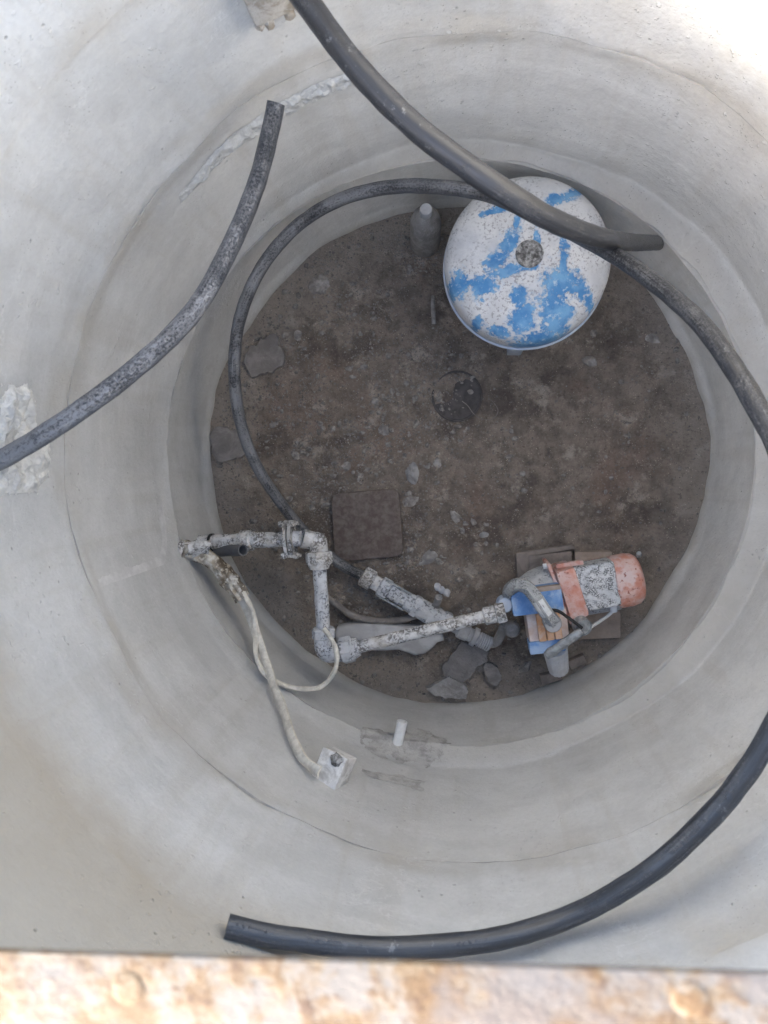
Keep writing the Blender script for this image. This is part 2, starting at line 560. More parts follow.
m_red = mat_mottle('faded_red_paint', (0.54, 0.23, 0.165), (0.61, 0.42, 0.375), (0.34, 0.12, 0.09), 0.14, 110, stain=(0.62, 0.49, 0.46), stain_amt=0.95)
m_orange = mat_plain('faded_orange_plastic', (0.56, 0.27, 0.12), (0.62, 0.37, 0.22), 30, 0.7, 0.4, dirt=(0.62, 0.50, 0.43), dirt_amt=0.5)
m_pinkwhite = mat_plain('pink_white_plastic', (0.58, 0.47, 0.42), (0.64, 0.57, 0.53), 35, 0.75, 0.4, dirt=(0.5, 0.3, 0.18))
m_blue = mat_plain('dusty_blue_plastic', (0.10, 0.22, 0.46), (0.18, 0.32, 0.56), 32, 0.6, 0.4, dirt=(0.36, 0.45, 0.58), dirt_amt=0.7)
m_paleblue = mat_plain('pale_blue_plastic', (0.36, 0.43, 0.55), (0.48, 0.54, 0.62), 40, 0.6, 0.4, dirt=(0.5, 0.5, 0.5))
m_braid = mat_mottle('braided_steel', (0.34, 0.34, 0.33), (0.44, 0.44, 0.43), (0.14, 0.14, 0.14), 0.55, 260, 0.5)
m_steel = mat_plain('dull_steel', (0.26, 0.27, 0.27), (0.40, 0.41, 0.41), 60, 0.45, 0.7, metal=0.35, dirt=(0.13, 0.13, 0.13))
m_bowl = mat_plain('pale_filter_plastic', (0.50, 0.52, 0.55), (0.60, 0.61, 0.63), 35, 0.5, 0.4, dirt=(0.40, 0.40, 0.41))
m_black = mat_plain('black_rubber', (0.02, 0.02, 0.02), (0.04, 0.04, 0.04), 50, 0.7, 0.4)
m_white = mat_plain('white_plastic', (0.62, 0.62, 0.61), (0.70, 0.70, 0.69), 40, 0.5, 0.3, dirt=(0.5, 0.49, 0.46))
m_box = mat_plain('dirty_box', (0.58, 0.575, 0.56), (0.68, 0.675, 0.66), 26, 0.85, 0.6, dirt=(0.33, 0.315, 0.30), dirt_amt=0.7)
m_crust = mat_plain('grey_crust', (0.09, 0.085, 0.08), (0.62, 0.61, 0.59), 75, 0.95, 1.0, dirt=(0.11, 0.10, 0.095), dirt_amt=0.6, dist=0.006)
m_wood = mat_plain('weathered_wedge', (0.36, 0.31, 0.25), (0.52, 0.47, 0.40), 40, 0.9, 0.9, dirt=(0.62, 0.59, 0.54), dirt_amt=0.8, dist=0.004)
m_rust = mat_rust_bar()
m_ground = mat_plain('dry_earth', (0.20, 0.165, 0.125), (0.30, 0.26, 0.20), 6, 0.95, 0.8, dirt=(0.16, 0.13, 0.10), dist=0.01)
m_wire = mat_plain('rusty_wire', (0.17, 0.15, 0.13), (0.24, 0.21, 0.19), 60, 0.7, 0.4)

# ------------------------------------------------------------------ setting
# ground outside: one sheet with the well's hole
def build_ground():
    b = MB()
    rings = []
    rad = [0.86, 1.0, 1.3, 1.9, 3, 6, 14, 40, 120, 400]
    n = 72
    for r in rad:
        rings.append([b.bm.verts.new((r * math.cos(2 * PI * k / n), r * math.sin(2 * PI * k / n),
                                      1.70 + (0.03 * noise.noise(Vector((math.cos(2 * PI * k / n) * r, math.sin(2 * PI * k / n) * r, 1))) if 1.2 < r < 50 else 0)))
                      for k in range(n)])
    for a, c in zip(rings, rings[1:]):
        for k in range(n):
            b.bm.faces.new((a[k], a[(k + 1) % n], c[(k + 1) % n], c[k]))
    tag(b.build('ground', m_ground, origin=(0, 0, 1.70)), kind='structure')


build_ground()


def floor_h(x, y):
    r = math.hypot(x, y)
    h = 0.010 * fbm((x, y, 0.3), 3.0, 3) + 0.004 * fbm((x, y, 2.3), 14.0, 4)
    lump = max(0.0, fbm((x + 5, y, 1.1), 7.0, 3) - 0.15)
    h += 0.018 * lump * sstep(0.15, -0.2, x)
    return h - 0.004


def build_floor():
    b = MB()
    nr, nt = 110, 300
    prev = None
    c = b.bm.verts.new((0, 0, floor_h(0, 0)))
    for i in range(1, nr + 1):
        r = 0.76 * i / nr
        ring = []
        for k in range(nt):
            a = 2 * PI * k / nt
            x, y = r * math.cos(a), r * math.sin(a)
            ring.append(b.bm.verts.new((x, y, floor_h(x, y))))
        for k in range(nt):
            j = (k + 1) % nt
            if prev is None:
                b.bm.faces.new((c, ring[k], ring[j]))
            else:
                b.bm.faces.new((prev[k], ring[k], ring[j], prev[j]))
        prev = ring
    tag(b.build('floor', m_soil, smooth=0, origin=(0, 0, 0)), kind='structure')


build_floor()
for p in bpy.data.objects['floor'].data.polygons:
    p.use_smooth = True


def wall_R(th, z, which):
    """inner radius of the well at angle th and height z"""
    x, y = math.cos(th), math.sin(th)
    RL = low_R(x, y)
    jt = -0.004 - 0.012 * fbm((x, y, 8), 2.2, 4)
    R = RL if which == 0 else R_UP
    R += 0.004 * fbm((x * 1.2, y * 1.2, z * 1.4 + (3 if which == 0 else 0)), 2.0, 3) + 0.0013 * fbm((x, y, z), 16, 3)
    if which == 1:
        # mortar fillet at the foot, widest on the left, that slopes to the lower ring
        w = 0.040 + 0.030 * fbm((x, y, 4), 1.7, 3) + 0.012 * max(0, -x)
        w = max(0.012, w)
        t = max(0.0, min(1.0, (Z2 + w * 1.3 - z) / (w * 1.3 + 0.004)))
        R -= t ** 1.4 * (R_UP - RL + 0.003) + 0.006 * t * fbm((x, y, z), 9, 3)
        R += jt * sstep(Z1 - 0.05, Z1, z)
    if which == 2:
        e = 0.6 + 1.6 * fbm((x, y, 1), 3.1, 4)
        R += jt * sstep(Z1 + 0.05, Z1, z)
        R += 0.004 * max(0.0, e - 0.6) * sstep(Z1 + 0.012, Z1, z)
    if which == 3:
        R -= 0.008 + 0.006 * fbm((x, y, 5), 2.0, 2)
    if which == 0:
        R -= 0.012 * sstep(0.06, 0.0, z) * (0.6 + fbm((x, y, 2), 2.5, 3))
    return R


def ring(which, za, zb, mat, label):
    b = MB()
    nt, nz = 420, max(20, int((zb - za) / 0.0075))
    rows = []
    for i in range(nz + 1):
        z = za + (zb - za) * i / nz
        rows.append([])
        for k in range(nt):
            th = 2 * PI * k / nt
            R = wall_R(th, z, which)
            rows[-1].append(b.bm.verts.new((R * math.cos(th), R * math.sin(th), z)))
    for zz, rr in ((zb, 0.85), (za, 0.85)):
        rows.append([b.bm.verts.new((rr * math.cos(2 * PI * k / nt), rr * math.sin(2 * PI * k / nt), zz)) for k in range(nt)])
    rows.append(rows[0])
    for a, c in zip(rows, rows[1:]):
        for k in range(nt):
            j = (k + 1) % nt
            b.bm.faces.new((a[k], a[j], c[j], c[k]))
    o = b.build('concrete_ring', mat, smooth=50, origin=(0, 0, za))
    return tag(o, label, 'concrete ring', 'stacked concrete rings of the well')


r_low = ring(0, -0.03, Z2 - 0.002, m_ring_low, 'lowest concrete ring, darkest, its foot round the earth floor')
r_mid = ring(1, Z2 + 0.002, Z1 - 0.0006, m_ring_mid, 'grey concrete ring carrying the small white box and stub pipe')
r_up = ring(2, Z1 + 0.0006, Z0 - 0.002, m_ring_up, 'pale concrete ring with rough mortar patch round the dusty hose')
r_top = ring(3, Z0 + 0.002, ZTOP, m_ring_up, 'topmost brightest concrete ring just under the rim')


def patch(parent, name, mat, pts_px, which, hgt, res=64, rough=0.8, seed=0.0, thr=0.12):
    """rough smear on the ring's face, outline given as sight-line points"""
    Rn, cx = (R_LOW, CX) if which == 0 else (R_UP, 0.0)
    tz = []
    for px, py in pts_px:
        p = PW(px, py, Rn, cx)
        tz.append((math.atan2(p.y, p.x), p.z))
    base = tz[0][0]
    tz = [((t - base + PI) % (2 * PI) - PI, z) for t, z in tz]
    t0, t1 = min(t for t, z in tz), max(t for t, z in tz)
    z0, z1 = min(z for t, z in tz), max(z for t, z in tz)

    def sd(t, z):
        ins = False
        best = 9
        n = len(tz)
        for i in range(n):
            ax, ay = tz[i][0] * Rn, tz[i][1]
            bx, by = tz[(i + 1) % n][0] * Rn, tz[(i + 1) % n][1]
            x, y = t * Rn, z
            if (ay > y) != (by > y) and x < (bx - ax) * (y - ay) / (by - ay) + ax:
                ins = not ins
            L = (bx - ax) ** 2 + (by - ay) ** 2
            u = max(0, min(1, ((x - ax) * (bx - ax) + (y - ay) * (by - ay)) / (L + 1e-9)))
            best = min(best, math.hypot(x - ax - u * (bx - ax), y - ay - u * (by - ay)))
        return best if ins else -best
    b = MB()
    W, Hh = (t1 - t0) * Rn, z1 - z0
    nx = max(12, int(res * W / max(W, Hh)))
    nz = max(12, int(res * Hh / max(W, Hh)))
    sc_ = 0.25 * min(W, Hh)
    grid = {}
    for i in range(nx + 1):
        for j in range(nz + 1):
            t = t0 + (t1 - t0) * i / nx
            z = z0 + Hh * j / nz
            w = Vector((t * Rn, z, seed))
            d = sd(t, z) / sc_ + rough * (fbm(w, 28, 4) * 0.7 + fbm(w, 9, 2) * 0.6)
            if d > thr:
                th = t + base
                q = 0.0012 + hgt * sstep(thr, 0.9, d) * (0.6 + 0.7 * fbm(w, 40, 4))
                R = wall_R(th, z, which) - max(0.0008, q)
                grid[i, j] = b.bm.verts.new((R * math.cos(th), R * math.sin(th), z))
    for i in range(nx):
        for j in range(nz):
            k = [(i, j), (i + 1, j), (i + 1, j + 1), (i, j + 1)]
            if all(q in grid for q in k):
                b.bm.faces.new([grid[q] for q in k])
    for v in [v for v in b.bm.verts if not v.link_faces]:
        b.bm.verts.remove(v)
    return b.build(name, mat, parent, 60)


patch(r_up, 'mortar_patch', m_mortar, [(-8, 430), (2, 385), (28, 378), (38, 400), (36, 432), (16, 456), (-8, 470)], 2, 0.013, 90, 0.75, 1)
patch(r_up, 'mortar_patch', m_mortar, [(-8, 452), (20, 452), (50, 440), (50, 470), (38, 497), (10, 497), (-8, 500)], 2, 0.012, 80, 0.6, 2)
patch(r_mid, 'damp_smear', m_damp, [(358, 732), (375, 738), (392, 742), (420, 740), (458, 762), (430, 768), (400, 764), (372, 754)], 1, 0.002, 110, 1.3, 3)
patch(r_mid, 'damp_smear', m_damp, [(362, 770), (378, 772), (424, 778), (424, 792), (396, 784), (366, 777)], 1, 0.002, 110, 1.1, 4)
patch(r_mid, 'mortar_joint', m_mortar, [(176, 196), (215, 150), (262, 112), (330, 76), (366, 66), (366, 80), (330, 92), (285, 118), (240, 146), (205, 178), (180, 205)], 1, 0.010, 240, 0.38, 5, 0.0)
patch(r_mid, 'lime_vein', m_vein, [(98, 583), (130, 572.5), (160, 557), (162.5, 540), (158.5, 505), (160.8, 505), (165.2, 540), (163.5, 559.5), (132, 576), (99, 586)], 1, 0.002, 420, 0.25, 7, -0.25)

# ------------------------------------------------------------------ the hatch over the well
def build_bar():
    f = empty('steel_bar', (0, -0.28, 1.771), 'rusty flat steel bar with peeling paint across the bottom of the view', 'steel bar')
    a = P(0, 952, 0.37)
    c = P(768, 975, 0.37)
    d = (c - a).normalized()
    rz = math.atan2(d.y, d.x)
    nrm = Vector((-d.y, d.x, 0))
    w = 0.085
    mid = (a + c) / 2 - nrm * w / 2
    mid.z = 1.78 - 0.002
    mb = MB()
    mb.box(mid, (1.56, w, 0.004), rz, 0.001)
    bar = mb.build('flat_bar', m_rust, f, 40)
    for px, py in ((128, 988), (690, 999)):
        p = P(px, py, 0.37)
        p.z = 1.7795
        k = MB()
        k.lathe(p, Vector((0, 0, 1)), [(-0.002, 0.0098), (0.0006, 0.0098), (0.0011, 0.0085), (0.0013, 0.005), (0.0013, 0)], 18)
        k.build('rivet', m_rust, f)


build_bar()

# ------------------------------------------------------------------ hoses
def hose(ctrl, rad, mat, name, label, n=16, hollow=0.8):
    pts = spline([P(*c) if not isinstance(c, Vector) else c for c in ctrl], n)
    b = MB()
    b.tube(pts, rad, 20, True, ripple=rad * 0.07, hollow=hollow, uv=True)
    return tag(b.build(name, mat, smooth=50), label, 'hose')


A0 = PW(276, 103, 0.695)
hose([A0, P(271, 128, 1.31), P(256, 185, 1.27), P(226, 256, 1.22), P(188, 318, 1.18), P(126, 376, 1.14),
      P(60, 424, 1.12), P(8, 456, 1.135), PW(-30, 474, 0.80)], 0.0156, m_hoseA, 'hose',
     'grey dusty hose sagging from the mortar patch on the left wall')
hose([Vector((-0.52, 0.62, 1.95)), Vector((-0.42, 0.66, 1.55)), P(262, -55, 1.04), P(305, 0, 1.05), P(352, 62, 1.05), P(404, 117, 1.06), P(450, 154, 1.07), P(500, 189, 1.09),
      P(550, 219, 1.16), P(594, 236, 1.32), P(628, 242, 1.56), PW(662, 243, 0.735)], 0.0172, m_hoseB, 'hose',
     'thick black hose reaching down across the white and blue tank into the wall')
hose([Vector((0.72, -0.1, 2.0)), Vector((0.63, -0.06, 1.6)), Vector((0.575, -0.05, 1.32)), P(815, 505, 1.02), P(770, 430, 1.09), P(736, 372, 1.16), P(700, 323, 1.25), P(656, 284, 1.36), P(606, 250, 1.46),
      P(548, 221, 1.52), P(490, 195, 1.56), P(440, 187, 1.62), P(392, 187, 1.69), P(344, 198, 1.74), P(302, 222, 1.77), P(268, 258, 1.78), P(245, 302, 1.79),
      P(235, 350, 1.81), P(237, 405, 1.86), P(252, 456, 1.92), P(280, 502, 2.0), P(314, 542, 2.06), P(345, 567, 2.085), P(368, 578, 2.095)], 0.0152, m_hoseC, 'hose',
     'long silty hose looping from the right wall round the floor edge')
hose([PW(227, 926, 0.729), PW(262, 934, 0.722), PW(300, 940, 0.716), PW(370, 948, 0.712), PW(440, 946, 0.712), PW(510, 936, 0.71), PW(580, 912, 0.705), P(650, 871, 1.085), P(710, 817, 1.09),
      P(752, 764, 1.10), P(785, 705, 1.09), P(812, 640, 1.05), Vector((0.60, -0.2, 1.35)), Vector((0.70, -0.2, 1.65)), Vector((0.76, -0.2, 2.0))], 0.0158, m_hoseD, 'hose',
     'black hose with cut end curving along the wall above the rusty bar')

# ------------------------------------------------------------------ pressure tank
def mat_tank(center, D):
    g = G('lime_on_blue_paint', 0.62, 0.35)
    o = g.obj
    wob = g.noise(30, 5, 0.65, vec=o)
    wob2 = g.noise(95, 4, 0.6, vec=o)
    spots = [(458, 283, 13, 14, 0), (484, 287, 14, 12, 0.3), (496, 262, 13, 9, 0.7), (509, 244, 9, 18, -0.5), (516, 225, 3, 9, -0.2),
             (563, 262, 5, 26, 0.0), (560, 285, 18, 17, 0.2), (580, 288, 9, 14, 0.2), (556, 314, 18, 27, 0.15), (523, 318, 15, 15, 0.2),
             (519, 299, 9, 13, 0.0), (542, 337, 28, 8, 0.1), (477, 321, 5.5, 5.5, 0), (573, 191, 14, 6, 0.7), (556, 199, 12, 6, 0.3),
             (494, 212, 16, 4, 0.1), (536, 238, 3, 11, 0.1), (510, 272, 26, 6, 0.2), (500, 330, 12, 5, -0.3), (590, 300, 6, 10, 0.3)]
    m = None
    for px, py, a, b_, rot in spots:
        p = P(px, py, D) - center
        k = D / F
        v = g.map(o, loc=(-p.x, -p.y, 0))
        v = g.map(v, rot=(0, 0, -rot), scale=(1, 1, 0))
        v = g.map(v, scale=(1 / (a * k), 1 / (b_ * k), 0))
        q = g.math('SUBTRACT', 1.0, g.vlen(v))
        m = q if m is None else g.math('MAXIMUM', m, q)
    m = g.math('ADD', m, g.math('MULTIPLY_ADD', wob, 2.0, -1.0))
    m = g.math('ADD', m, g.math('MULTIPLY_ADD', wob2, 1.9, -0.95))
    k = g.rng(m, -0.08, 0.34)
    white = g.mix(g.rng(g.noise(16, 4, 0.6, vec=o), 0.35, 0.65), (0.50, 0.50, 0.505), (0.62, 0.615, 0.605))
    peb = g.math('MULTIPLY', g.rng(g.noise(150, 4, 0.65, vec=o), 0.53, 0.60), g.rng(g.noise(14, 4, 0.6, vec=o), 0.36, 0.54))
    white = g.mix(g.math('MULTIPLY', peb, 0.75), white, (0.22, 0.21, 0.21))
    blue = g.mix(g.rng(g.noise(24, 4, 0.6, vec=o), 0.4, 0.64), (0.06, 0.205, 0.42), (0.155, 0.335, 0.53))
    blue = g.mix(g.rng(g.noise(60, 4, 0.7, vec=o), 0.56, 0.7), blue, (0.42, 0.52, 0.60))
    stain_ = g.math('MULTIPLY', g.rng(g.noise(9, 5, 0.65, vec=o), 0.5, 0.68), 0.35)
    white = g.mix(stain_, white, (0.47, 0.46, 0.43))
    halo = g.rng(m, -0.35, 0.05)
    white = g.mix(g.math('MULTIPLY', halo, 0.30), white, (0.42, 0.52, 0.64))
    c = g.mix(k, white, blue)
    chip = g.math('MULTIPLY', g.rng(g.noise(60, 4, 0.6, vec=o), 0.67, 0.70), g.rng(g.noise(12, 3, 0.5, vec=o), 0.5, 0.6))
    c = g.mix(chip, c, (0.16, 0.11, 0.08))
    # the side below the shoulder: dull blue-grey
    side = g.rng(g.sep(o)[2], 0.285, 0.325, 1, 0)
    c = g.mix(g.math('MULTIPLY', side, 0.7), c, (0.36, 0.42, 0.50))
    h = g.math('ADD', g.math('MULTIPLY', g.noise(150, 4, 0.65, vec=o), 0.6), g.math('MULTIPLY', k, -0.9))
    return g.done(c, g.bump(h, 0.0022, 0.8))


def build_tank():
    zE = 0.345
    c = PZ(527, 261, zE)
    base = Vector((c.x, c.y, floor_h(c.x, c.y)))
    t = empty('pressure_tank', base, 'white crusted pressure tank with blue paint showing through', 'tank')
    R = 0.194
    prof = [(0.16, 0), (0.165, 0.06), (0.18, 0.12), (0.205, 0.165), (0.245, 0.186), (0.28, R), (zE - 0.012, R)]
    prof += [(zE + 0.004, R * 0.992), (zE + 0.018, R * 0.965), (zE + 0.031, R * 0.90), (zE + 0.042, R * 0.80), (zE + 0.051, R * 0.65),
             (zE + 0.057, R * 0.45), (zE + 0.060, R * 0.25), (zE + 0.061, 0)]
    b = MB()
    b.lathe(Vector((c.x, c.y, 0)), Vector((0, 0, 1)), prof, 96)
    b.build('body', mat_tank(base, H - zE - 0.045), t, 60)
    b = MB()
    b.tube([Vector((c.x + (R + 0.0015) * math.cos(a * 2 * PI / 72), c.y + (R + 0.0015) * math.sin(a * 2 * PI / 72), 0.283)) for a in range(73)], 0.0035, 8, True)
    b.build('seam', m_paleblue, t, 60)
    b = MB()
    top = Vector((c.x, c.y, zE + 0.058))
    b.lathe(top, Vector((0, 0, 1)), [(-0.004, 0.0315), (0.004, 0.0315), (0.007, 0.030), (0.0075, 0.0275), (0.005, 0.025), (0.005, 0.004), (0.005, 0)], 36)
    cap = b.build('cap', m_crust, t)
    for k in range(3):
        a = k * 2 * PI / 3 + 0.5
        b = MB()
        p = Vector((c.x + 0.145 * math.cos(a), c.y + 0.145 * math.sin(a), 0))
        q = Vector((c.x + 0.165 * math.cos(a), c.y + 0.165 * math.sin(a), 0))
        b.box(Vector(((p.x + q.x) / 2, (p.y + q.y) / 2, 0.10)), (0.03, 0.04, 0.23), a, 0.004)
        b.build('leg', m_paleblue, t)


build_tank()

# ------------------------------------------------------------------ upright bottle-like fitting by the tank
def build_bottle():
    p = PZ(425, 243, 0.0)
    p.z = floor_h(p.x, p.y)
    top = PZ(426, 209, 0.235)
    ax = (top - p).normalized()
    L = (top - p).length
    t = empty('bottle', p, 'silt grey upright bottle with pale cap, beside the white tank', 'bottle')
    b = MB()
    b.lathe(p, ax, [(-0.01, 0.036), (0.0, 0.041), (L * 0.25, 0.0425), (L * 0.30, 0.0405), (L * 0.34, 0.0425), (L * 0.62, 0.0415), (L * 0.74, 0.036), (L * 0.86, 0.021), (L * 0.9, 0.015), (L * 0.95, 0.0145)], 32)
    b.build('body', m_silt, t, 50)
    b = MB()
    b.lathe(p, ax, [(L * 0.89, 0.0158), (L * 0.90, 0.0165), (L * 0.985, 0.0165), (L, 0.0145), (L + 0.001, 0)], 24)
    b.build('cap', m_silt_pale, t)


build_bottle()

# ------------------------------------------------------------------ rigid pipework
def build_pipework():
    DP = 1.915
    z = H - DP
    wall = WALL(196, 543, -0.012)
    t = empty('water_pipe', Vector((wall.x, wall.y, z)), 'lime mottled rigid pipe run from left wall through union and elbow to the pump', 'pipe')
    U = P(290, 539, DP)
    T = P(318, 541, DP)
    E = P(325, 655, DP)
    K = P(503, 612, DP)
    n = lambda a, b, m=10: [a.lerp(b, i / m) for i in range(m + 1)]
    b = MB()
    b.tube(n(wall, U, 24), 0.0205, 20, True, ripple=0.004)
    b.build('pipe', m_pipe, t, 60)
    d = (U - wall).normalized()
    b = MB()
    c = wall.lerp(U, 0.18)
    b.cyl(c - d * 0.003, c + d * 0.003, 0.0245, None, 24)
    b.build('band', m_black, t)
    b = MB()
    c = wall.lerp(U, 0.55)
    b.tube([c - d * 0.02, c - d * 0.016, c + d * 0.016, c + d * 0.02], [0.021, 0.0275, 0.0275, 0.021], 20, True, ripple=0.004)
    b.build('coupling', m_pipe, t, 50)
    # flanged union: two plates held by bolts
    side = Vector((-d.y, d.x, 0))
    fl = MB()
    for o in (-0.007, 0.007):
        fl.tube([U + d * (o - 0.005), U + d * (o + 0.005)], [0.050, 0.050], 28, True)
    for v in fl.bm.verts:
        r = v.co - U
        s_ = r.dot(side)
        v.co = U + d * r.dot(d) + side * s_ * 1.05 + Vector((0, 0, r.z * 0.9))
    fu = fl.build('flange', m_pipe, t, 40)
    for s_ in (-1, 1):
        for zz in (0.02,):
            b = MB()
            o = U + side * s_ * 0.043 + Vector((0, 0, zz))
            b.hexnut(o - d * 0.022, o - d * 0.012, 0.009)
            b.hexnut(o + d * 0.012, o + d * 0.024, 0.009)
            b.cyl(o - d * 0.024, o + d * 0.032, 0.005, None, 10)
            b.build('bolt', m_pipe, fu)
    # elbow block after the union
    b = MB()
    b.cyl(U + d * 0.012, U + d * 0.036, 0.021, None, 20)
    b.build('collar', m_pipe_clean, t)
    T2 = T + (E - T).normalized() * 0.0
    de = (E - T).normalized()
    pts = spline([U + d * 0.036, T - d * 0.012, T + (de - d).normalized() * 0.002, T + de * 0.014, T + de * 0.03], 8)
    b = MB()
    b.tube(pts, 0.0245, 20, True, ripple=0.003)
    b.build('elbow', m_pipe, t, 60)
    b = MB()
    b.hexnut(T + de * 0.028, T + de * 0.062, 0.036, 8)
    b.tube([T + de * 0.062, T + de * 0.074], [0.031, 0.026], 20)
    b.build('nut', m_pipe, t)
    b = MB()
    b.tube(n(T + de * 0.06, E - de * 0.05, 24), 0.0185, 20, True, ripple=0.002)
    b.build('pipe', m_pipe_clean, t, 60)
    dk = (K - E).normalized()
    b = MB()
    b.tube([E - de * 0.075, E - de * 0.07, E - de * 0.048, E - de * 0.044], [0.026, 0.0315, 0.0315, 0.026], 10)
    b.build('nut', m_pipe_clean, t)
    b = MB()
    b.tube(spline([E - de * 0.046, E - de * 0.022, E + (dk * 0.010 - de * 0.004), E + dk * 0.03, E + dk * 0.05], 8), 0.0265, 20, True)
    b.build('elbow', m_pipe_clean, t, 60)
    b = MB()
    b.hexnut(E + dk * 0.046, E + dk * 0.078, 0.036, 8)
    b.tube([E + dk * 0.078, E + dk * 0.094], [0.030, 0.024], 20)
    b.build('nut', m_pipe_clean, t)
    b = MB()
    b.tube(n(E + dk * 0.08, K - dk * 0.04, 40), 0.0165, 20, True, ripple=0.002)
    b.build('pipe', m_pipe, t, 60)
    b = MB()
    b.tube([K - dk * 0.052, K - dk * 0.048, K - dk * 0.02, K - dk * 0.018], [0.019, 0.0235, 0.0235, 0.02], 10)
    b.hexnut(K - dk * 0.018, K + dk * 0.006, 0.0275)
    b.build('nut', m_pipe, t)


build_pipework()

# ------------------------------------------------------------------ wrapped cable and its tapes
def ribbon(pts, w, name, mat, parent, th=0.0022, tw=0.6, tilt=0.0):
    b = MB()
    rows = []
    n = len(pts)
    for i, p in enumerate(pts):
        t = (pts[min(i + 1, n - 1)] - pts[max(i - 1, 0)]).normalized()
        up = Vector((0, 0, 1))
        sd = t.cross(up).normalized()
        up = sd.cross(t).normalized()
        a = tilt + tw * noise.noise(Vector((i * 0.09, parent_world(parent).x * 9, len(pts) * 0.1)))
        s2 = sd * math.cos(a) + up * math.sin(a)
        u2 = up * math.cos(a) - sd * math.sin(a)
        ww = w * (1 + 0.25 * noise.noise(Vector((i * 0.15, 3, 1))))
        rows.append([b.bm.verts.new(p + s2 * x * ww + u2 * y) for x, y in
                     ((-.5, -th), (-.25, th * .2), (0, th * .9), (.25, th * .2), (.5, -th), (.5, th), (.25, th * 2), (0, th * 3), (-.25, th * 2), (-.5, th))])
    k = len(rows[0])
    for r0, r1 in zip(rows, rows[1:]):
        for i in range(k):
            j = (i + 1) % k
            b.bm.faces.new((r0[i], r0[j], r1[j], r1[i]))
    b.bm.faces.new(rows[0])
    b.bm.faces.new(rows[-1])
    return b.build(name, mat, parent, 60)


def build_cable():
    a = WALL(181, 549, 0.0)
    t = empty('wrapped_cable', a, 'crusted wrapped cable leaving the left wall, with cream tapes hanging down to a small box', 'cable')
    pts = spline([a, P(196, 552, 1.86), P(212, 562, 1.865), P(228, 578, 1.87), P(243, 598, 1.875)], 10)
    b = MB()
    b.tube(pts, lambda f: 0.024 - 0.004 * f, 20, True, ripple=0.011)
    b.build('wrapping', m_wrap, t, 70)
    b = MB()
    b.tube(spline([WALL(180, 549, -0.005), P(190, 549, 1.84), P(203, 546, 1.845), P(210, 547, 1.85)], 6), lambda f: 0.020 - 0.006 * f, 16, True, ripple=0.008)
    b.build('mortar_lump', m_pipe, t, 70)
    main = spline([P(238, 590, 1.872), P(250, 616, 1.875), WALL(262, 650, 0.045), WALL(274, 686, 0.034), WALL(284, 712, 0.026), WALL(290, 732, 0.024), WALL(302, 757, 0.022), WALL(320, 773, 0.03)], 10)
    ribbon(main, 0.0235, 'tape', m_ribbon, t, 0.0025, 0.7)
    loop = spline([P(243, 592, 1.86), P(253, 612, 1.855), P(256, 632, 1.85), WALL(256, 655, 0.05), WALL(265, 674, 0.03), WALL(284, 685, 0.03), WALL(305, 689, 0.05), P(322, 686, 1.87),
                   P(334, 672, 1.86), P(337, 656, 1.86), P(332, 640, 1.865), P(324, 629, 1.888)], 10)
    ribbon(loop, 0.0125, 'tape', m_ribbon, t, 0.0018, 1.0, 0.5)
    b = MB()
    q0, q1 = WALL(205, 552, -0.01), P(243, 550, 1.89)
    g = empty('short_tube', q0, 'short dark grey plastic tube beside the crusted pipe at the left wall', 'tube')
    b.tube([q0, q1], 0.0155, 20, True, hollow=0.8)
    b.build('sleeve', m_grey_plastic, g)


build_cable()


def build_box():
    p = PW(334, 768, R_UP - 0.026)
    th = math.atan2(p.y, p.x)
    t = empty('junction_box', p, 'small dirty white box on the lower wall at the end of the cream tape', 'box')
    q = Quaternion((0, 0, 1), th) @ Quaternion((0, 1, 0), math.radians(-14)) @ Quaternion((1, 0, 0), math.radians(20))
    b = MB()
    b.box(p, (0.072, 0.062, 0.060), 0, 0.003, q)
    b.build('body', m_box, t)
    b = MB()
    u = q @ Vector((0, 0, 1))
    s = q @ Vector((0, 1, 0))
    b.stone(p + u * 0.029 - s * -0.010 - (q @ Vector((1, 0, 0))) * 0.024, (0.015, 0.017, 0.010), 0, 4, 3, 0.5)
    b.build('gland', m_crust, t)


build_box()


def build_stub():
    p = PW(398, 741, R_LOW, CX)
    r = Vector((-p.x, -p.y, 0)).normalized()
    e = P(400, 722, H - p.z + 0.0)
    d = (r + Vector((0, 0, -0.05))).normalized()
    b = MB()
    b.tube([p - d * 0.02, p + d * 0.052], 0.0135, 24, True, hollow=0.82)
    tag(b.build('pipe_stub', m_white, smooth=40), 'short white pipe stub sticking out of the wall within a dark smear', 'pipe')


build_stub()


def build_wedge():
    p = PW(273, -6, R_UP - 0.002)
    th = math.atan2(p.y, p.x)
    b = MB()
    b.box(p + Vector((0, 0, 0.03)), (0.05, 0.085, 0.10), th, 0.008)
    for i, (o, l) in enumerate(((-0.034, 0.03), (-0.012, 0.018), (0.022, 0.02), (0.036, 0.012))):
        s = Vector((-math.sin(th), math.cos(th), 0))
        b.stone(p + s * o + Vector((0, 0, -0.02 - l * 0.3)) - Vector((math.cos(th), math.sin(th), 0)) * 0.018, (0.009, 0.009, l), 0, i + 2, 2)
    tag(b.build('mortar_wedge', m_wood), 'brown and cream wedge stuck in the wall at the top edge of view', 'wedge')


build_wedge()

